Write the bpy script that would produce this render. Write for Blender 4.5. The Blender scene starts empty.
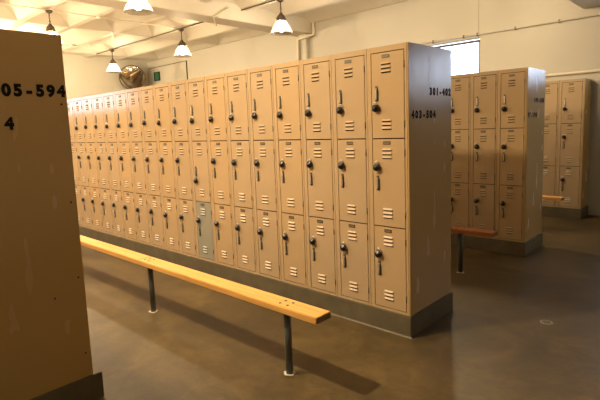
import bpy, bmesh, math, random
from mathutils import Vector, Matrix

random.seed(7)
S = bpy.context.scene
COL = S.collection

# ------------------------------------------------------------------ camera
cam_d = bpy.data.cameras.new('camera')
cam = bpy.data.objects.new('camera', cam_d)
COL.objects.link(cam)
S.camera = cam
CAM = Vector((1.6063, -2.7402, 1.4422))
_r = Vector((0.72339503, 0.68933311, -0.03898063))
_u = Vector((-0.05720407, 0.11610336, 0.99158847))
_f = Vector((-0.68806055, 0.71508032, -0.12342126))
m = Matrix((_r, _u, -_f)).transposed().to_4x4()
m.translation = CAM
cam.matrix_world = m
cam_d.sensor_fit = 'HORIZONTAL'
cam_d.sensor_width = 36.0
cam_d.lens = 36.0 * 478.46 / 600.0
cam_d.shift_x = 6.29 / 600.0
cam_d.shift_y = -13.65 / 600.0
cam_d.clip_start = 0.05
cam_d.clip_end = 200

# ------------------------------------------------------------------ view, world, lamps' strength
S.view_settings.view_transform = 'Standard'
S.view_settings.look = 'None'
S.view_settings.gamma = 1.0
S.view_settings.use_curve_mapping = False
S.view_settings.exposure = 0.27

W = bpy.data.worlds.new('sky')
S.world = W
W.use_nodes = True
bg = W.node_tree.nodes['Background']
bg.inputs['Color'].default_value = (0.74, 0.84, 1.0, 1)
bg.inputs['Strength'].default_value = 6.2

LAMP_POWER = 190.0
LAMP_COLOR = (1.0, 0.79, 0.53)

# room measures
ROOM_L, ROOM_R, ROOM_F, ROOM_B, ROOM_H = -12.1, 3.7, -5.2, 5.18, 3.85
HB, HL, CW = 0.146, 1.796, 0.305       # plinth height, locker height, column width
TIER = HL / 3


# ------------------------------------------------------------------ materials
def mat(name, rgb, rough=0.5, metal=0.0, spec=0.5, noise=None, bump=None, emis=None, coat=0.0):
    """noise: (scale, amount, second colour)   bump: (scale, strength)"""
    M = bpy.data.materials.new(name)
    M.use_nodes = True
    nt = M.node_tree
    b = nt.nodes['Principled BSDF']
    b.inputs['Base Color'].default_value = (*rgb, 1)
    b.inputs['Roughness'].default_value = rough
    b.inputs['Metallic'].default_value = metal
    b.inputs['Specular IOR Level'].default_value = spec
    b.inputs['Coat Weight'].default_value = coat
    if noise or bump:
        tc = nt.nodes.new('ShaderNodeTexCoord')
    if noise:
        n = nt.nodes.new('ShaderNodeTexNoise')
        n.inputs['Scale'].default_value = noise[0]
        n.inputs['Detail'].default_value = 6
        n.inputs['Roughness'].default_value = 0.6
        nt.links.new(tc.outputs['Object'], n.inputs['Vector'])
        r = nt.nodes.new('ShaderNodeValToRGB')
        r.color_ramp.elements[0].position = 0.35
        r.color_ramp.elements[1].position = 0.7
        r.color_ramp.elements[0].color = (0, 0, 0, 1)
        r.color_ramp.elements[1].color = (noise[1],) * 3 + (1,)
        nt.links.new(n.outputs['Fac'], r.inputs['Fac'])
        mx = nt.nodes.new('ShaderNodeMix')
        mx.data_type = 'RGBA'
        mx.inputs['A'].default_value = (*rgb, 1)
        mx.inputs['B'].default_value = (*noise[2], 1)
        nt.links.new(r.outputs['Color'], mx.inputs['Factor'])
        nt.links.new(mx.outputs['Result'], b.inputs['Base Color'])
    if bump:
        n2 = nt.nodes.new('ShaderNodeTexNoise')
        n2.inputs['Scale'].default_value = bump[0]
        n2.inputs['Detail'].default_value = 4
        nt.links.new(tc.outputs['Object'], n2.inputs['Vector'])
        bp = nt.nodes.new('ShaderNodeBump')
        bp.inputs['Strength'].default_value = bump[1]
        bp.inputs['Distance'].default_value = 0.01
        nt.links.new(n2.outputs['Fac'], bp.inputs['Height'])
        nt.links.new(bp.outputs['Normal'], b.inputs['Normal'])
    if emis:
        b.inputs['Emission Color'].default_value = (*emis[0], 1)
        b.inputs['Emission Strength'].default_value = emis[1]
    return M


M = {}
M['wall'] = mat('cream_wall_paint', (0.49, 0.465, 0.395), 0.45, noise=(1.2, 0.25, (0.44, 0.415, 0.345)), bump=(6, 0.08))
M['ceiling'] = mat('cream_ceiling_paint', (0.60, 0.56, 0.475), 0.6, noise=(2.0, 0.2, (0.54, 0.50, 0.42)))
M['locker'] = mat('tan_locker_enamel', (0.42, 0.305, 0.182), 0.15, noise=(3.5, 0.35, (0.37, 0.26, 0.135)), bump=(9, 0.015))
M['locker_b'] = mat('tan_locker_enamel_aged', (0.44, 0.31, 0.172), 0.15, noise=(3.5, 0.35, (0.39, 0.265, 0.13)), bump=(9, 0.015))
M['locker_grey'] = mat('grey_locker_enamel', (0.28, 0.265, 0.205), 0.4, noise=(5, 0.4, (0.22, 0.21, 0.165)))
M['louvre'] = mat('louvre_enamel', (0.44, 0.32, 0.19), 0.42)
M['slot'] = mat('slot_shade_and_rivet', (0.05, 0.03, 0.015), 0.9, spec=0.1)  # near-black for shade painted into louvre openings and door gaps; also colours rivets
M['plinth'] = mat('dark_concrete_plinth', (0.085, 0.070, 0.040), 0.55, noise=(7, 0.6, (0.15, 0.12, 0.07)), bump=(20, 0.2))
M['black'] = mat('black_enamel', (0.012, 0.011, 0.010), 0.32)
M['stencil'] = mat('black_stencil_paint', (0.012, 0.011, 0.010), 0.8, spec=0.1)
M['steel'] = mat('worn_steel', (0.60, 0.56, 0.48), 0.32, metal=0.75)
M['darksteel'] = mat('dark_steel', (0.10, 0.085, 0.06), 0.45, metal=0.6)
M['card'] = mat('number_card', (0.17, 0.14, 0.095), 0.6)
M['post'] = mat('grey_green_pipe', (0.055, 0.058, 0.05), 0.4, noise=(14, 0.5, (0.10, 0.09, 0.07)))
M['cream_pipe'] = mat('cream_painted_pipe', (0.68, 0.62, 0.48), 0.5)
M['brass'] = mat('lamp_holder_metal', (0.13, 0.10, 0.075), 0.4, metal=0.7)
M['tape'] = mat('dark_window_frame', (0.06, 0.045, 0.045), 0.5)
M['white'] = mat('white_plastic', (0.8, 0.78, 0.72), 0.4)
M['green'] = mat('green_sign_face', (0.02, 0.14, 0.07), 0.4)
M['worn'] = mat('worn_ring_metal', (0.30, 0.27, 0.20), 0.5, noise=(60, 0.9, (0.10, 0.08, 0.05)))
M['mirror'] = mat('mirror_glass', (0.62, 0.59, 0.53), 0.03, metal=1.0)
M['grout'] = mat('pale_grout', (0.62, 0.58, 0.47), 0.7)


def bulb_material():
    """clear glass envelope full of glow: the light of the filament passes through it"""
    Mt = bpy.data.materials.new('lit_bulb')
    Mt.use_nodes = True
    nt = Mt.node_tree
    nt.nodes.clear()
    out = nt.nodes.new('ShaderNodeOutputMaterial')
    tr = nt.nodes.new('ShaderNodeBsdfTransparent')
    em = nt.nodes.new('ShaderNodeEmission')
    em.inputs['Color'].default_value = (1.0, 0.82, 0.58, 1)
    em.inputs['Strength'].default_value = 9.0
    ad = nt.nodes.new('ShaderNodeAddShader')
    nt.links.new(tr.outputs[0], ad.inputs[0])
    nt.links.new(em.outputs[0], ad.inputs[1])
    nt.links.new(ad.outputs[0], out.inputs['Surface'])
    return Mt


M['bulb'] = bulb_material()


def wood(name, a, b, rough=0.32):
    Mt = bpy.data.materials.new(name)
    Mt.use_nodes = True
    nt = Mt.node_tree
    p = nt.nodes['Principled BSDF']
    tc = nt.nodes.new('ShaderNodeTexCoord')
    mp = nt.nodes.new('ShaderNodeMapping')
    mp.inputs['Scale'].default_value = (1.2, 26, 26)
    n = nt.nodes.new('ShaderNodeTexNoise')
    n.inputs['Scale'].default_value = 1.6
    n.inputs['Detail'].default_value = 8
    n.inputs['Distortion'].default_value = 0.6
    r = nt.nodes.new('ShaderNodeValToRGB')
    r.color_ramp.elements[0].position = 0.3
    r.color_ramp.elements[1].position = 0.72
    r.color_ramp.elements[0].color = (*a, 1)
    r.color_ramp.elements[1].color = (*b, 1)
    nt.links.new(tc.outputs['Object'], mp.inputs['Vector'])
    nt.links.new(mp.outputs['Vector'], n.inputs['Vector'])
    nt.links.new(n.outputs['Fac'], r.inputs['Fac'])
    nt.links.new(r.outputs['Color'], p.inputs['Base Color'])
    p.inputs['Roughness'].default_value = rough
    return Mt


M['wood'] = wood('varnished_pine', (0.62, 0.30, 0.075), (0.80, 0.46, 0.14))
M['wood_shaded'] = wood('shaded_red_brown_pine', (0.30, 0.085, 0.025), (0.42, 0.15, 0.045))  # red-brown timber, darkened to carry the shade over the middle-row bench
M['endgrain'] = mat('dark_end_grain', (0.16, 0.08, 0.03), 0.7, noise=(40, 0.6, (0.28, 0.14, 0.05)))


def floor_material():
    Mt = bpy.data.materials.new('sealed_concrete_floor')
    Mt.use_nodes = True
    nt = Mt.node_tree
    p = nt.nodes['Principled BSDF']
    tc = nt.nodes.new('ShaderNodeTexCoord')

    def noi(scale, det, rough=0.6, dist=0.0):
        n = nt.nodes.new('ShaderNodeTexNoise')
        n.inputs['Scale'].default_value = scale
        n.inputs['Detail'].default_value = det
        n.inputs['Roughness'].default_value = rough
        n.inputs['Distortion'].default_value = dist
        nt.links.new(tc.outputs['Object'], n.inputs['Vector'])
        return n
    p.inputs['Specular IOR Level'].default_value = 0.35
    a = noi(1.3, 8, 0.62, 0.8)
    r = nt.nodes.new('ShaderNodeValToRGB')
    r.color_ramp.elements[0].position = 0.3
    r.color_ramp.elements[1].position = 0.72
    r.color_ramp.elements[0].color = (0.047, 0.032, 0.012, 1)
    r.color_ramp.elements[1].color = (0.138, 0.092, 0.035, 1)
    nt.links.new(a.outputs['Fac'], r.inputs['Fac'])
    b = noi(6, 8, 0.7, 1.2)
    r2 = nt.nodes.new('ShaderNodeValToRGB')
    r2.color_ramp.elements[0].position = 0.35
    r2.color_ramp.elements[1].position = 0.65
    r2.color_ramp.elements[0].color = (0.66, 0.66, 0.63, 1)
    r2.color_ramp.elements[1].color = (1.14, 1.13, 1.10, 1)
    nt.links.new(b.outputs['Fac'], r2.inputs['Fac'])
    mx = nt.nodes.new('ShaderNodeMix')
    mx.data_type = 'RGBA'
    mx.blend_type = 'MULTIPLY'
    mx.inputs['Factor'].default_value = 1.0
    nt.links.new(r.outputs['Color'], mx.inputs['A'])
    nt.links.new(r2.outputs['Color'], mx.inputs['B'])
    nt.links.new(mx.outputs['Result'], p.inputs['Base Color'])
    rr = nt.nodes.new('ShaderNodeMapRange')
    rr.inputs['To Min'].default_value = 0.32
    rr.inputs['To Max'].default_value = 0.55
    nt.links.new(b.outputs['Fac'], rr.inputs['Value'])
    nt.links.new(rr.outputs['Result'], p.inputs['Roughness'])
    bp = nt.nodes.new('ShaderNodeBump')
    bp.inputs['Strength'].default_value = 0.12
    bp.inputs['Distance'].default_value = 0.01
    nt.links.new(b.outputs['Fac'], bp.inputs['Height'])
    nt.links.new(bp.outputs['Normal'], p.inputs['Normal'])
    return Mt


M['floor'] = floor_material()


def panel_material():
    """glossy enamel of the end panels: brushed-on streaks make the gloss uneven"""
    Mt = mat('end_panel_enamel', (0.44, 0.285, 0.105), 0.3, spec=0.65)
    nt = Mt.node_tree
    p = nt.nodes['Principled BSDF']
    tc = nt.nodes.new('ShaderNodeTexCoord')
    mp = nt.nodes.new('ShaderNodeMapping')
    mp.inputs['Scale'].default_value = (6, 6, 1.6)
    n = nt.nodes.new('ShaderNodeTexNoise')
    n.inputs['Scale'].default_value = 2.2
    n.inputs['Detail'].default_value = 2
    nt.links.new(tc.outputs['Object'], mp.inputs['Vector'])
    nt.links.new(mp.outputs['Vector'], n.inputs['Vector'])
    rr = nt.nodes.new('ShaderNodeMapRange')
    rr.inputs['To Min'].default_value = 0.16
    rr.inputs['To Max'].default_value = 0.33
    nt.links.new(n.outputs['Fac'], rr.inputs['Value'])
    nt.links.new(rr.outputs['Result'], p.inputs['Roughness'])
    return Mt


M['panel'] = panel_material()


def see_through(name, tint, gloss, frost=0.0, frost_col=(1, 1, 1)):
    Mt = bpy.data.materials.new(name)
    Mt.use_nodes = True
    nt = Mt.node_tree
    nt.nodes.clear()
    out = nt.nodes.new('ShaderNodeOutputMaterial')
    tr = nt.nodes.new('ShaderNodeBsdfTransparent')
    tr.inputs['Color'].default_value = (*tint, 1)
    gl = nt.nodes.new('ShaderNodeBsdfGlossy')
    gl.inputs['Roughness'].default_value = 0.05
    mx = nt.nodes.new('ShaderNodeMixShader')
    mx.inputs['Fac'].default_value = gloss
    nt.links.new(tr.outputs[0], mx.inputs[1])
    nt.links.new(gl.outputs[0], mx.inputs[2])
    last = mx
    if frost:
        tl = nt.nodes.new('ShaderNodeBsdfTranslucent')
        tl.inputs['Color'].default_value = (*frost_col, 1)
        m2 = nt.nodes.new('ShaderNodeMixShader')
        m2.inputs['Fac'].default_value = frost
        nt.links.new(mx.outputs[0], m2.inputs[1])
        nt.links.new(tl.outputs[0], m2.inputs[2])
        last = m2
    nt.links.new(last.outputs[0], out.inputs['Surface'])
    return Mt


M['pane'] = see_through('window_glass', (0.97, 0.98, 1.0), 0.05)
M['shade'] = see_through('prismatic_lamp_glass', (0.62, 0.59, 0.53), 0.10, 0.13, (0.45, 0.41, 0.35))


# ------------------------------------------------------------------ mesh builder
class MB:
    def __init__(self):
        self.bm = bmesh.new()
        self.mats = []

    def mi(self, m_):
        if m_ not in self.mats:
            self.mats.append(m_)
        return self.mats.index(m_)

    def faces(self, fs, m_, smooth=False):
        i = self.mi(m_)
        for f in fs:
            f.material_index = i
            f.smooth = smooth

    def box(self, x0, x1, y0, y1, z0, z1, m_, bev=0.0):
        r = bmesh.ops.create_cube(self.bm, size=1)
        vs = r['verts']
        for v in vs:
            v.co = Vector((x0 + (v.co.x + .5) * (x1 - x0), y0 + (v.co.y + .5) * (y1 - y0), z0 + (v.co.z + .5) * (z1 - z0)))
        fs = set(f for v in vs for f in v.link_faces)
        self.faces(fs, m_)
        if bev:
            es = set(e for v in vs for e in v.link_edges)
            r = bmesh.ops.bevel(self.bm, geom=list(es), offset=bev, segments=2, affect='EDGES')
            self.faces(r['faces'], m_)
        return self

    def poly(self, pts, m_):
        f = self.bm.faces.new([self.bm.verts.new(p) for p in pts])
        self.faces([f], m_)
        return f

    def prism(self, pts, axis, a, b, m_):
        """pts 2-D outline, extruded along axis from a to b"""
        def P(u, v, w):
            return {'x': (w, u, v), 'y': (u, w, v), 'z': (u, v, w)}[axis]
        va = [self.bm.verts.new(P(u, v, a)) for u, v in pts]
        vb = [self.bm.verts.new(P(u, v, b)) for u, v in pts]
        n = len(pts)
        fs = [self.bm.faces.new(va), self.bm.faces.new(vb[::-1])]
        for i in range(n):
            fs.append(self.bm.faces.new((va[i], vb[i], vb[(i + 1) % n], va[(i + 1) % n])))
        self.faces(fs, m_)
        return fs

    def tube(self, pts, r, m_, seg=10, closed=False, cap=True):
        pts = [Vector(p) for p in pts]
        rings = []
        n = len(pts)
        up = None
        for i, p in enumerate(pts):
            if closed:
                t = (pts[(i + 1) % n] - pts[i - 1]).normalized()
            else:
                t = (pts[min(i + 1, n - 1)] - pts[max(i - 1, 0)]).normalized()
            if up is None:
                up = Vector((0, 0, 1)) if abs(t.z) < 0.9 else Vector((1, 0, 0))
            a = t.cross(up).normalized()
            b = a.cross(t).normalized()
            up = b
            rr = r[i] if isinstance(r, (list, tuple)) else r
            rings.append([self.bm.verts.new(p + a * (rr * math.cos(2 * math.pi * k / seg)) + b * (rr * math.sin(2 * math.pi * k / seg))) for k in range(seg)])
        fs = []
        for i in range(n if closed else n - 1):
            A, B = rings[i], rings[(i + 1) % n]
            for k in range(seg):
                fs.append(self.bm.faces.new((A[k], A[(k + 1) % seg], B[(k + 1) % seg], B[k])))
        self.faces(fs, m_, True)
        if cap and not closed:
            c = [self.bm.faces.new(rings[0][::-1]), self.bm.faces.new(rings[-1])]
            self.faces(c, m_)
        return self

    def lathe(self, prof, m_, c=(0, 0, 0), seg=24, axis='z', cap=False):
        """prof: list of (radius, height)"""
        rings = []
        for r, h in prof:
            ring = []
            for k in range(seg):
                a = 2 * math.pi * k / seg
                u, v = r * math.cos(a), r * math.sin(a)
                co = (u, v, h) if axis == 'z' else ((u, h, v) if axis == 'y' else (h, u, v))
                ring.append(self.bm.verts.new(Vector(co) + Vector(c)))
            rings.append(ring)
        fs = []
        for A, B in zip(rings[:-1], rings[1:]):
            for k in range(seg):
                fs.append(self.bm.faces.new((A[k], A[(k + 1) % seg], B[(k + 1) % seg], B[k])))
        self.faces(fs, m_, True)
        if cap:
            c_ = [self.bm.faces.new(rings[0][::-1]), self.bm.faces.new(rings[-1])]
            self.faces(c_, m_)
        return self

    def build(self, name, parent=None, loc=None):
        bmesh.ops.recalc_face_normals(self.bm, faces=self.bm.faces[:])
        me = bpy.data.meshes.new(name)
        self.bm.to_mesh(me)
        self.bm.free()
        for m_ in self.mats:
            me.materials.append(m_)
        o = bpy.data.objects.new(name, me)
        COL.objects.link(o)
        if parent is not None:
            o.parent = parent
        if loc is not None:
            o.location = loc
        return o


def tag(o, label=None, cat=None, group=None, kind=None):
    for k, v in (('label', label), ('category', cat), ('group', group), ('kind', kind)):
        if v:
            o[k] = v
    return o


def thing(name, label, cat, loc=(0, 0, 0), rotz=0.0, group=None):
    o = bpy.data.objects.new(name, None)
    o.empty_display_size = 0.1
    COL.objects.link(o)
    o.location = loc
    o.rotation_euler = (0, 0, rotz)
    return tag(o, label, cat, group)


def struct(o):
    o['kind'] = 'structure'
    return o


def copy_tree(o, parent=None):
    c = o.copy()
    COL.objects.link(c)
    c.parent = parent
    for ch in list(o.children):
        copy_tree(ch, c)
    return c


# ------------------------------------------------------------------ the room
b = MB()
b.box(ROOM_L - .2, ROOM_R + .2, ROOM_F - .2, ROOM_B + .2, -0.2, 0, M['floor'])
struct(b.build('floor'))
b = MB()
b.box(ROOM_L - .2, ROOM_R + .2, ROOM_F - .2, ROOM_B + .2, ROOM_H, ROOM_H + .2, M['ceiling'])
struct(b.build('ceiling'))


def wall_with_holes(name, axis, c0, c1, a0, a1, holes):
    """slab wall; holes are (a0, a1, z0, z1), not overlapping along a"""
    b = MB()

    def put(p0, p1, z0, z1):
        if axis == 'y':
            b.box(p0, p1, c0, c1, z0, z1, M['wall'])
        else:
            b.box(c0, c1, p0, p1, z0, z1, M['wall'])
    cur = a0
    for h in sorted(holes):
        put(cur, h[0], 0, ROOM_H)
        put(h[0], h[1], 0, h[2])
        put(h[0], h[1], h[3], ROOM_H)
        cur = h[1]
    put(cur, a1, 0, ROOM_H)
    return struct(b.build(name))


WIN1 = (-3.7, -1.69, 1.95, 2.765)
WIN2 = (0.45, 3.2, 1.95, 2.70)
WIN3 = (-4.6, -1.9, 1.95, 2.85)
wall_with_holes('wall_back', 'y', ROOM_B, ROOM_B + .2, ROOM_L - .2, ROOM_R + .2, [WIN1, WIN2])
wall_with_holes('wall_left', 'x', ROOM_L - .2, ROOM_L, ROOM_F, ROOM_B, [WIN3])
wall_with_holes('wall_right', 'x', ROOM_R, ROOM_R + .2, ROOM_F, ROOM_B, [])
wall_with_holes('wall_front', 'y', ROOM_F - .2, ROOM_F, ROOM_L - .2, ROOM_R + .2, [])


def window(name, axis, c, hole):
    """thin dark steel frame, mullions and one pane of glass set in the wall opening"""
    a0, a1, z0, z1 = hole
    b = MB()
    n = max(1, round((a1 - a0) / 0.9))

    def put(p0, p1, q0, q1):
        if axis == 'y':
            b.box(p0, p1, c, c + .04, q0, q1, M['tape'])
        else:
            b.box(c - .04, c, p0, p1, q0, q1, M['tape'])
    put(a0, a1, z1 - .065, z1 - .03)
    put(a0, a1, z1 - .008, z1)
    put(a0, a1, z0, z0 + .04)
    put(a0, a0 + .03, z0 + .04, z1 - .05)
    put(a1 - .03, a1, z0 + .04, z1 - .05)
    for i in range(1, n):
        p = a0 + (a1 - a0) * i / n
        put(p - .012, p + .012, z0 + .04, z1 - .05)
    o = struct(b.build(name))
    g = MB()
    if axis == 'y':
        g.box(a0 + .03, a1 - .03, c + .018, c + .022, z0 + .04, z1 - .008, M['pane'])
    else:
        g.box(c - .022, c - .018, a0 + .03, a1 - .03, z0 + .04, z1 - .05, M['pane'])
    g.build('pane', o)
    return o


window('window_1', 'y', ROOM_B + .03, WIN1)
window('window_2', 'y', ROOM_B + .08, WIN2)
window('window_3', 'x', ROOM_L - .08, WIN3)

# coffered underside of the ceiling: flat ribs at 3.60 m and shallow hipped recesses between them
def coffers():
    b = MB()
    zc, rise, end = 3.60, 0.21, 0.42
    xr = [ROOM_L - .1]
    for c in (-11.40, -8.45, -5.50, -2.55, 0.40, 3.35):
        xr += [c - .05, c + .05]
    xr.append(ROOM_R + .1)
    yr = [ROOM_F - .1]
    c = 0.50 - 0.93 * 6
    while c < ROOM_B - .2:
        yr += [c - .05, c + .06]
        c += 0.93
    yr.append(ROOM_B - .06)
    for i in range(len(xr) - 1):
        for j in range(len(yr) - 1):
            x0, x1, y0, y1 = xr[i], xr[i + 1], yr[j], yr[j + 1]
            if y1 <= y0 or x1 <= x0:
                continue
            if i % 2 == 1 or j % 2 == 1:
                b.poly([(x0, y0, zc), (x1, y0, zc), (x1, y1, zc), (x0, y1, zc)], M['ceiling'])
                continue
            ym = (y0 + y1) / 2
            e = min(end, (x1 - x0) * .45)
            A, B_ = (x0 + e, ym, zc + rise), (x1 - e, ym, zc + rise)
            p = [(x0, y0, zc), (x1, y0, zc), (x1, y1, zc), (x0, y1, zc)]
            b.poly([p[0], p[1], B_, A], M['ceiling'])
            b.poly([p[2], p[3], A, B_], M['ceiling'])
            b.poly([p[1], p[2], B_], M['ceiling'])
            b.poly([p[3], p[0], A], M['ceiling'])
    bmesh.ops.remove_doubles(b.bm, verts=b.bm.verts[:], dist=1e-5)
    b.poly([(xr[0], yr[-1], zc), (xr[-1], yr[-1], zc), (xr[-1], ROOM_B + .1, zc), (xr[0], ROOM_B + .1, zc)], M['ceiling'])
    return b


struct(coffers().build('trim_1'))
for i, (x0, x1) in enumerate([(-5.72, -5.28)]):
    b = MB()
    b.box(x0, x1, ROOM_F, ROOM_B, 3.39, ROOM_H, M['ceiling'], 0.01)
    struct(b.build('trim_%d' % (i + 2)))
# low soffit over the right-hand aisle
b = MB()
b.box(-0.22, ROOM_R, ROOM_F, ROOM_B, 2.93, 3.60, M['wall'])
struct(b.build('trim_3'))
# pilaster under the beam
b = MB()
b.box(-5.60, -5.38, ROOM_B - .10, ROOM_B, 1.96, 3.39, M['wall'], 0.008)
struct(b.build('trim_4'))
# vertical joint in the back wall
b = MB()
b.box(-1.735, -1.715, ROOM_B - .006, ROOM_B, 2.74, 3.60, M['wall'])
struct(b.build('trim_5'))


# ------------------------------------------------------------------ lamps
def make_lamp():
    t = thing('pendant_lamp', '', 'ceiling lamp')
    b = MB()
    b.lathe([(0.001, 0), (0.055, 0), (0.062, -0.02), (0.035, -0.045), (0.001, -0.05)], M['brass'])
    b.build('ceiling_box', t)
    b = MB()
    b.tube([(0, 0, -0.04), (0, 0, -0.11)], 0.010, M['brass'], 8)
    for i in range(3):
        z = -0.11 - 0.028 * i
        pts = []
        for k in range(10):
            a = 2 * math.pi * k / 10
            u, v = 0.012 * math.cos(a), 0.021 * math.sin(a)
            pts.append((u if i % 2 else 0, 0 if i % 2 else u, z - 0.012 + v))
        b.tube(pts, 0.0045, M['brass'], 6, closed=True)
    b.tube([(0, 0, -0.17), (0, 0, -0.24)], 0.010, M['brass'], 8)
    b.build('stem', t)
    b = MB()
    b.lathe([(0.001, -0.215), (0.022, -0.22), (0.032, -0.245), (0.066, -0.275), (0.070, -0.315), (0.078, -0.33),
             (0.080, -0.352), (0.070, -0.362), (0.001, -0.362)], M['brass'])
    for s in (-1, 1):
        b.tube([(0.070 * s, 0, -0.30), (0.090 * s, 0, -0.315), (0.094 * s, 0, -0.345)], 0.008, M['brass'], 6)
    b.build('holder', t)
    b = MB()
    prof = [(0.074, -0.355), (0.098, -0.385), (0.124, -0.425), (0.152, -0.475), (0.176, -0.52), (0.186, -0.545), (0.190, -0.56)]
    # ribbed glass bell
    seg = 64
    rings = []
    for r, z in prof:
        rings.append([b.bm.verts.new(((r + (0.0012 if k_ % 2 else 0)) * math.cos(2 * math.pi * k_ / seg),
                                      (r + (0.0012 if k_ % 2 else 0)) * math.sin(2 * math.pi * k_ / seg), z)) for k_ in range(seg)])
    fs = []
    for A, B in zip(rings[:-1], rings[1:]):
        for k_ in range(seg):
            fs.append(b.bm.faces.new((A[k_], A[(k_ + 1) % seg], B[(k_ + 1) % seg], B[k_])))
    b.faces(fs, M['shade'], True)
    b.build('lamp_shade', t)
    b = MB()
    b.lathe([(0.001, -0.535), (0.03, -0.528), (0.052, -0.505), (0.06, -0.475), (0.052, -0.44), (0.03, -0.41), (0.022, -0.365)], M['bulb'], seg=16)
    b.build('bulb', t)
    return t


LAMP_Z = 3.576
lamp0 = make_lamp()
lamps = [
    ((-7.22, 0.57), 'pendant lamp partly hidden behind the top of the end panel at far left', 0.5),
    ((-10.4, 3.22), 'small far glass-shaded pendant lamp hanging left of the round mirror', 0.6),
    ((-7.24, 3.22), 'glass bell pendant lamp hanging above the lockers right of the round mirror', 0.45),
    ((-4.27, 3.22), 'glass bell pendant lamp nearest the cream beam and its wall pipes', 0.42),
    ((-4.33, 0.62), 'large bright lamp cut off by the top edge, only its glowing underside showing', 0.5),
    ((-1.30, 3.22), 'pendant lamp over the second locker row, near its open end', 0.6),
    ((-1.30, -1.95), 'pendant lamp over the open end of the nearest locker row', 2.0),
    ((-4.30, -1.95), 'pendant lamp over the middle of the nearest locker row', 1.75),
    ((-7.24, -1.95), 'pendant lamp over the far part of the nearest locker row', 1.5),
    ((-10.4, 0.62), 'pendant lamp by the left wall, over the second locker row', 2.6),
    ((-10.4, -1.95), 'pendant lamp by the left wall, over the nearest locker row', 1.5),
]
for i, ((x, y), lab, pw) in enumerate(lamps):
    t = lamp0 if i == 0 else copy_tree(lamp0)
    t.location = (x, y, LAMP_Z)
    t.rotation_euler.z = 0.4 * i
    tag(t, lab, 'ceiling lamp', 'glass bell pendant lamps')
    ld = bpy.data.lights.new('bulb_light', 'POINT')
    ld.energy = LAMP_POWER * pw
    ld.color = LAMP_COLOR
    ld.shadow_soft_size = 0.075
    lo = bpy.data.objects.new('bulb_light', ld)
    COL.objects.link(lo)
    lo.location = (x, y, LAMP_Z - 0.44)


# ------------------------------------------------------------------ conduits
def pipe(name, pts, r, m_, label, cat, clamps=(), group=None, boxes=()):
    t = thing(name, label, cat, pts[0], 0, group)
    o = Vector(pts[0])
    b = MB()
    b.tube([Vector(p) - o for p in pts], r, m_, 8)
    b.build('tube', t)
    for c, ax in clamps:
        c = Vector(c) - o
        b = MB()
        if ax == 'wall':      # saddle against the back wall
            b.box(c.x - .010, c.x + .010, c.y - r * 1.3, c.y + r * 1.2, c.z - r * 2.2, c.z + r * 2.2, M['brass'], 0.003)
        else:
            b.lathe([(0.001, 0.020), (0.045, 0.020), (0.05, 0.0), (0.045, -0.02), (0.001, -0.02)], m_, c, 12)
        b.build('clamp' if ax == 'wall' else 'junction_box', t)
    return t


CZ = 3.588
pipe('conduit_run', [(-7.24, -1.95, CZ), (-7.24, 3.22, CZ)], .0105, M['cream_pipe'],
     'thin cream conduit running across the joists between two pendant lamps', 'conduit',
     [((-7.24, 1.45, CZ), 'box'), ((-7.24, 2.38, CZ), 'box')])
pipe('conduit_run', [(-10.4, -1.95, CZ), (-10.4, 3.22, CZ)], .0105, M['cream_pipe'],
     'thin cream conduit ending at the small far lamp', 'conduit', [((-10.4, 2.2, CZ), 'box')])
pipe('conduit_run', [(-11.3, 3.22, CZ), (-5.72, 3.22, CZ)], .011, M['darksteel'],
     'long thin dark conduit joining the two lamps beside the round mirror', 'conduit')
pipe('conduit_run', [(-5.28, 3.22, CZ), (-1.3, 3.22, CZ)], .011, M['darksteel'],
     'thin dark conduit from the beam to the lamp nearest the beam', 'conduit')
pipe('conduit_run', [(-4.30, -1.95, CZ), (-4.30, 3.22, CZ)], .0105, M['cream_pipe'],
     'thin cream conduit above the large bright lamp at the top edge', 'conduit')
pipe('conduit_run', [(-5.76, 3.0, 3.37), (-5.24, 2.55, 3.37), (-5.245, 2.9, 3.58)], .014, M['cream_pipe'],
     'thin painted conduit bent around the underside of the cream beam', 'conduit')
pipe('conduit_run', [(-3.9, ROOM_B - .03, 2.81), (ROOM_R, ROOM_B - .03, 2.81)], .012, M['wall'],
     'thin cream conduit clamped along the back wall just above the window', 'conduit',
     [((x, ROOM_B - .03, 2.81), 'wall') for x in (-2.50, -1.95, -1.72, -1.13, -0.52)])
pipe('rail_pipe', [(-3.0, ROOM_B - .03, 2.055), (ROOM_R, ROOM_B - .03, 2.055)], .02, M['cream_pipe'],
     'cream pipe on the wall right above the farthest lockers', 'pipe')
pipe('stepped_pipe', [(-5.22, ROOM_B - .045, 3.64), (-5.22, ROOM_B - .045, 3.35), (-5.26, ROOM_B - .125, 3.335),
                   (-5.50, ROOM_B - .135, 3.31), (-5.585, ROOM_B - .135, 3.29), (-5.59, ROOM_B - .135, 2.0)], .034, M['cream_pipe'],
     'cream pipe stepping down the wall beside the beam end', 'pipe')

# sprinkler
t = thing('fire_sprinkler', 'tiny white fitting hanging under the joists between the two left lamps', 'sprinkler', (-8.44, 2.30, 3.60))
b = MB()
b.tube([(0, 0, 0), (0, 0, -0.09)], 0.016, M['white'], 8)
b.build('stem', t)
b = MB()
b.lathe([(0.001, -0.09), (0.03, -0.09), (0.035, -0.12), (0.028, -0.17), (0.001, -0.18)], M['white'], seg=12)
b.build('head', t)

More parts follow.
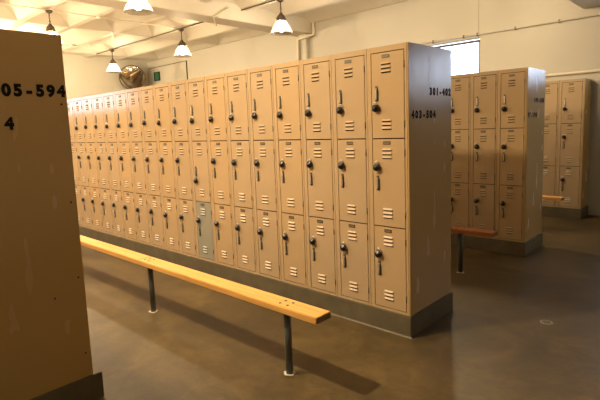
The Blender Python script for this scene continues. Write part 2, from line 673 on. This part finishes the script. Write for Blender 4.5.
# mirror
t = thing('round_mirror', 'round convex mirror with a metal rim high in the far left corner', 'mirror', (-11.72, 4.44, 3.06))
d = (Vector((-3.5, -1.2, -1.2)) - Vector(t.location)).normalized()
t.rotation_euler = d.to_track_quat('Z', 'Y').to_euler()
b = MB()
R_ = 0.365
prof = [(0.001, 0.075)]
for i in range(1, 11):
    a = i / 10
    prof.append((R_ * a, 0.075 * (1 - a * a)))
b.lathe(prof, M['mirror'], seg=40)
b.build('mirror_glass', t)
b = MB()
b.tube([(R_ * math.cos(2 * math.pi * k / 32), R_ * math.sin(2 * math.pi * k / 32), 0) for k in range(32)], 0.016, M['brass'], 8, closed=True)
b.build('rim', t)
b = MB()
b.lathe([(0.345, -0.005), (0.30, -0.05), (0.1, -0.08), (0.001, -0.085)], M['brass'], seg=32)
b.tube([(0, 0, -0.08), (0, 0, -0.44)], 0.02, M['brass'], 8)
b.build('bracket', t)

# exit sign and the panel it hangs on
b = MB()
b.box(-12.0, -9.98, ROOM_B - .03, ROOM_B - .002, 2.2, 3.38, M['wall'], 0.006)
b.box(-12.0, -9.96, ROOM_B - .033, ROOM_B - .002, 3.38, 3.395, M['brass'])
b.box(-9.98, -9.965, ROOM_B - .033, ROOM_B - .002, 2.2, 3.38, M['brass'])
tag(b.build('notice_panel'), 'flat cream panel with thin dark edge on back wall behind green sign', 'panel')
t = thing('green_sign', 'small square green sign in a dark frame left on the back wall', 'sign', (-11.5, ROOM_B - .035, 3.11))
b = MB()
for a in ((-.145, .145, .105, .13), (-.145, .145, -.13, -.105), (-.145, -.118, -.105, .105), (.118, .145, -.105, .105)):
    b.box(a[0], a[1], -.04, 0, a[2], a[3], M['black'])
b.build('frame', t)
b = MB()
b.box(-.118, .118, -.025, -.001, -.105, .105, M['green'])
b.build('sign_face', t)


# ------------------------------------------------------------------ lockers
D_X0, D_X1 = -CW / 2 + 0.038, CW / 2 - 0.021      # door edges inside a column


def door_mesh(z0, z1, m_):
    """one sheet-metal door with two sets of three louvres; z0..z1 in column coordinates, front at y=0"""
    b = MB()
    b.box(D_X0, D_X1, 0.0, 0.014, z0, z1, m_, 0.0015)
    cx = -0.001
    for top in (z1 - 0.062, z0 + 0.125):
        for k in range(3):
            zt = top - 0.026 * k
            a, c = cx - 0.036, cx + 0.036
            # pressed louvre: sloping hood; dark faces below stand in for the opening's shade
            y0, y1 = -0.0005, -0.009
            p = [(a, y0, zt), (c, y0, zt), (c - .003, y1, zt - .011), (a + .003, y1, zt - .011), (a, y0, zt - .015), (c, y0, zt - .015)]
            lm = m_ if m_ is M['locker_grey'] else M['louvre']
            b.poly([p[0], p[1], p[2], p[3]], lm)
            b.poly([p[0], p[3], p[4]], lm)
            b.poly([p[1], p[5], p[2]], lm)
            b.poly([p[3], p[2], p[5], p[4]], M['slot'])
            b.box(a, c, -0.001, 0.0, zt - .019, zt - .0145, M['slot'])
    return b


def make_column(depth, mt, grey_tier=None):
    t = thing('gym_locker', '', 'locker')
    b = MB()
    hw = CW / 2 - 0.001
    b.box(-hw, hw, 0.016, depth, 0, HL, mt)
    # face frame
    b.box(-hw, D_X0 - .004, 0.0, 0.016, 0, HL, mt, 0.001)
    b.box(D_X1 + .004, hw, 0.0, 0.016, 0, HL, mt, 0.001)
    b.box(D_X0 - .004, D_X1 + .004, 0.0, 0.016, HL - .036, HL, mt)
    b.box(D_X0 - .004, D_X1 + .004, 0.0, 0.016, 0, .018, mt)
    # dark sheet behind the doors, painting the shade seen in their gaps
    b.box(D_X0 - .004, D_X1 + .004, 0.0145, 0.0158, .018, HL - .036, M['slot'])
    b.build('body', t)
    for k in range(3):
        z0 = TIER * k + (.022 if k == 0 else 0.0)
        z1 = TIER * (k + 1) - (.041 if k == 2 else .007)
        dm = M['locker_grey'] if grey_tier == k else mt
        dr = door_mesh(z0, z1, dm).build('door', t)
        if grey_tier == k:
            dr['label'] = 'grey painted door'
        b = MB()
        b.box(-.031, .027, -0.003, 0.0, z1 - .036, z1 - .014, M['darksteel'], 0.001)
        b.box(-.026, .022, -0.0036, -0.0028, z1 - .030, z1 - .021, M['card'])
        b.build('number_plate', dr)
        hz = TIER * k + 0.30
        b = MB()
        hx = -0.076
        b.prism([(hx - .009, hz + .045), (hx + .009, hz + .045), (hx + .015, hz - .045), (hx + .008, hz - .056), (hx - .012, hz - .056)], 'y', -0.003, 0.0, M['darksteel'])
        b.box(hx - .003, hx + .009, -0.016, -0.010, hz - .045, hz + .03, M['steel'], 0.002)
        b.box(hx - .0055, hx + .0055, -0.010, 0.0, hz + .015, hz + .03, M['steel'])
        b.box(hx - .004, hx + .004, -0.010, 0.0, hz - .045, hz - .035, M['steel'])
        b.build('handle', dr)
        for zz in (z0 + .09, z1 - .09):
            b = MB()
            b.tube([(D_X1 + .002, -0.002, zz - .022), (D_X1 + .002, -0.002, zz + .022)], 0.0035, M['darksteel'], 6)
            b.build('hinge', dr)
    return t


def make_padlock():
    t = thing('padlock', '', 'padlock')
    b = MB()
    b.lathe([(0.001, -0.004), (0.022, -0.004), (0.0245, -0.008), (0.0245, -0.019), (0.022, -0.022), (0.001, -0.022)], M['steel'], axis='y', seg=16)
    b.build('body', t)
    b = MB()
    b.lathe([(0.001, -0.034), (0.009, -0.034), (0.0105, -0.026), (0.024, -0.0255), (0.0258, -0.0215), (0.0258, -0.010), (0.0252, -0.009)], M['black'], axis='y', seg=16)
    b.build('dial', t)
    b = MB()
    pts = [(-.0135, -.013, .015), (-.0135, -.013, .028)]
    for k in range(1, 8):
        a = math.pi - math.pi * k / 8
        pts.append((.0135 * math.cos(a), -.013, .028 + .0135 * math.sin(a)))
    pts += [(.0135, -.013, .028), (.0135, -.013, .015)]
    b.tube(pts, .0034, M['steel'], 6)
    b.build('shackle', t)
    return t


ORD = ['', 'second', 'third', 'fourth', 'fifth', 'sixth', 'seventh', 'eighth', 'ninth', 'tenth', 'eleventh', 'twelfth',
       'thirteenth', 'fourteenth', 'fifteenth', 'sixteenth', 'seventeenth', 'eighteenth']
TN = ['bottom', 'middle', 'top']
lock0 = make_padlock()
lock_used = [False]
protos = {}


def place_row(xr, y, n, depth, where, grp, grey=None, lock_skip=(), sx=1.0):
    cw = CW * sx
    for i in range(n):
        mt = M['locker'] if (i * 7 + len(where)) % 3 else M['locker_b']
        key = (depth, mt.name, i == grey)
        if key not in protos:
            protos[key] = t = make_column(depth, mt, 0 if i == grey else None)
        else:
            t = copy_tree(protos[key])
        t.location = (xr - cw * (i + .5), y, HB)
        t.scale.x = sx
        pos = 'rightmost' if i == 0 else '%s-from-right' % ORD[i]
        tag(t, 'tan three-door locker, %s column of %s%s' % (pos, where, ', grey bottom door' if i == grey else ''), 'locker', grp)
        for k in range(3):
            if (i, k) in lock_skip:
                continue
            lk = copy_tree(lock0) if lock_used[0] else lock0
            lock_used[0] = True
            zc = HB + TIER * k + (.200 if k == 2 or (len(grp) < 24 and n == 18 and (i, k) == (7, 1)) else .402)
            lk.location = (xr - cw * (i + .5) - .074 * sx + random.uniform(-.003, .003), y, zc + random.uniform(-.006, .006))
            lk.rotation_euler = (0, random.uniform(-.25, .25), 0)
            tag(lk, 'black padlock on %s door of %s column, %s' % (TN[k], pos, where.replace('the ', '').replace('long ', '').replace('locker ', '').replace(' on wall', '')), 'padlock', 'padlocks on ' + grp)


place_row(0.0, 0.0, 18, 0.299, 'the long main locker row', 'lockers of the main row', grey=7)
place_row(-0.066, 2.43, 4, 0.285, 'the middle locker row', 'lockers of the middle row', sx=0.944)
place_row(-0.09, 4.78, 3, 0.38, 'the farthest row on the wall', 'lockers of the farthest row')


def text_mesh(body, size, pitch, parent, m_, origin):
    """lettering painted on an end panel (panel faces +X, reads along +Y); each character on its own stencil pitch"""
    bm = bmesh.new()
    for i, ch in enumerate(body):
        c = bpy.data.curves.new('lettering', 'FONT')
        c.body = ch
        c.size = size
        c.offset = size * 0.06
        c.extrude = 0.0006
        c.align_x = 'CENTER'
        o = bpy.data.objects.new('tmp', c)
        COL.objects.link(o)
        dg = bpy.context.evaluated_depsgraph_get()
        me = bpy.data.meshes.new_from_object(o.evaluated_get(dg))
        bpy.data.objects.remove(o)
        for v in me.vertices:
            x, y, z = v.co
            v.co = (z, x * 0.98 + pitch * (i + .5), y)
        bm.from_mesh(me)
    for f in bm.faces:
        f.material_index = 0
    me = bpy.data.meshes.new('stencilled_number')
    bm.to_mesh(me)
    bm.free()
    me.materials.append(m_)
    n = bpy.data.objects.new('stencilled_number', me)
    COL.objects.link(n)
    n.parent = parent
    n.location = origin
    return n


RIVETS = [(-1.775, 1.60), (-1.775, 1.10), (-1.775, 0.70), (-1.775, 0.28), (-2.10, 1.22), (-1.90, 0.62)]


def row_back(xr, y0, y1, x_front, yf, label, nums):
    """end panel plus the plain carcass of the back-to-back lockers; x_front: where the single columns stop"""
    t = thing('locker_bank', label, 'locker bank', (xr, y0, HB))
    L = ROOM_L + 1.7 - xr
    b = MB()
    b.box(0.0, 0.012, 0, y1 - y0, 0, HL, M['panel'], 0.0025)
    b.build('end_panel', t)
    b = MB()
    x = 0.0
    nb = int(-L / CW)
    for i in range(nb):
        xa, xb = -CW * (i + 1) + .001, -CW * i - .001
        b.box(xa, xb, yf - y0 + .002, y1 - y0, 0, HL, M['locker'])
    if x_front is not None:
        b.box(-nb * CW, x_front - xr - .002, 0, yf - y0 + .002, 0, HL, M['locker'])
    b.build('carcass', t)
    if nums and yf == y0:
        for yy, zz in RIVETS:
            b = MB()
            b.lathe([(0.0055, 0.0118), (0.005, 0.0135), (0.003, 0.0148), (0.0004, 0.015)], M['slot'], (0, yy - y0, zz - HB), 10, axis='x')
            b.build('rivet', t)
    for s, sz, yy, zz, pt in nums:
        text_mesh(s, sz, pt, t, M['stencil'], (0.0125, yy - y0, zz - HB))
    return t


row_back(0.0, 0.0, 0.598, -CW * 18, 0.299, 'tan end panel numbered 301-402 and 403-504 closing the main locker row',
         [('301-402', .066, 0.268, 1.622, .046), ('403-504', .066, 0.028, 1.468, .048)])
row_back(-0.066, 2.43, 2.985, -0.066 - CW * .944 * 4, 2.715, 'glossy end panel of the middle row with two faint dark numbers',
         [('199-300', .064, 2.62, 1.597, .048), ('97-198', .064, 2.44, 1.446, .048)])
row_back(-0.935, -2.345, -1.745, None, -2.345, 'large close end panel numbered 505-594 filling the left edge of the view',
         [('505-594', .0745, -2.092, 1.640, .0495), ('4', .0745, -2.045, 1.484, .05)])
row_back(-0.09, 4.78, 5.165, -0.09 - CW * 3, 5.16, 'narrow end panel of the farthest lockers standing against the back wall', [])

# plinths
for (x, y0, y1, lab) in [(0.0, 0.0, 0.598, 'long dark concrete plinth carrying the main locker row'),
                         (-0.066, 2.43, 2.985, 'dark concrete plinth in shadow under the middle locker row'),
                         (-0.09, 4.78, ROOM_B - .02, 'dark concrete plinth under the farthest lockers at the wall'),
                         (-0.935, -2.345, -1.745, 'dark concrete plinth under the close panel at lower left')]:
    b = MB()
    b.box(ROOM_L + 1.7, x + .022, y0 - .014, y1 + (.045 if y0 < -2 else .012), 0, HB, M['plinth'], 0.004)
    tag(b.build('concrete_plinth'), lab, 'plinth')
# thin pale bead of grout at the foot of the main plinth
b = MB()
b.prism([(-.026, 0), (-.014, 0), (-.014, .008)], 'x', ROOM_L + 1.7, 0.03, M['plinth'])
tag(b.build('floor_bead'), 'thin raised bead of mortar along foot of the main plinth', 'bead')


# ------------------------------------------------------------------ benches
def bench(yc, x_end, legs, x_far, label, joints=(), timber='wood'):
    t = thing('locker_room_bench', label, 'bench', (x_end, yc, 0), 0, 'wooden locker room benches')
    zt, th, hw = 0.432, 0.040, 0.0625
    segs = []
    cur = 0.0
    for j in list(joints) + [x_far - x_end]:
        segs.append((j, cur))
        cur = j - .002
    for a, c in segs:
        b = MB()
        b.box(a, c, -hw, hw, zt - th, zt, M[timber], 0.004)
        if c == 0.0:
            b.box(-.001, .0006, -hw + .004, hw - .004, zt - th + .004, zt - .004, M['endgrain'])
        b.build('seat_board', t)
    for lx in legs:
        x = lx - x_end
        b = MB()
        b.tube([(x, 0, 0.0), (x, 0, zt - th - .006)], 0.0215, M['post'], 16)
        lg = b.build('leg', t)
        b = MB()
        b.box(x - .055, x + .055, -.045, .045, zt - th - .007, zt - th, M['post'], 0.002)
        b.build('mounting_plate', lg)
        b = MB()
        random.seed(int(abs(lx) * 100))
        n = 22
        pts = []
        for k in range(n):
            rr = .031 + random.uniform(-.006, .009)
            pts.append((x + rr * math.cos(2 * math.pi * k / n), rr * math.sin(2 * math.pi * k / n)))
        b.prism(pts, 'z', 0.0, 0.004, M['grout'])
        b.build('grout_ring', lg)
        for sx in (-.03, .03):
            for sy in (-.024, .024):
                b = MB()
                b.lathe([(0.009, zt - .001), (0.009, zt + .0015), (0.005, zt + .0035), (0.0005, zt + .004)], M['darksteel'], (x + sx, sy, 0), 10)
                b.build('bolt', t)
    return t


bench(-0.865, -0.012, [-0.291, -1.831, -3.37, -4.91, -6.45, -7.99, -9.53], -9.8,
      'long narrow varnished wooden bench on pipe legs before the main lockers', joints=(-1.90, -5.0))
bench(1.535, -0.02, [-0.342, -1.88, -3.42], -4.6, 'dim red-brown bench end in front of the middle locker row', timber='wood_shaded')
bench(3.87, -0.075, [-0.39, -1.93, -3.47], -4.6, 'far light orange bench end in front of the farthest lockers')

# worn ring on the floor of the right aisle
b = MB()
n = 28
rs = [.042 + random.uniform(-.004, .004) for _ in range(n)]
inner = [b.bm.verts.new((r * .68 * math.cos(2 * math.pi * k / n), r * .68 * math.sin(2 * math.pi * k / n), 0.003)) for k, r in enumerate(rs)]
outer = [b.bm.verts.new((r * math.cos(2 * math.pi * k / n), r * math.sin(2 * math.pi * k / n), 0.0015)) for k, r in enumerate(rs)]
fs = [b.bm.faces.new((inner[k], inner[(k + 1) % n], outer[(k + 1) % n], outer[k])) for k in range(n)]
fs.append(b.bm.faces.new([b.bm.verts.new((v.co.x, v.co.y, 0.001)) for v in inner]))
b.faces(fs[:-1], M['worn'])
b.faces(fs[-1:], M['plinth'])
tag(b.build('floor_ring', loc=(0.625, 0.80, 0)), 'small pale worn ring set in the open floor at right', 'floor fitting')
bpy.context.view_layer.update()
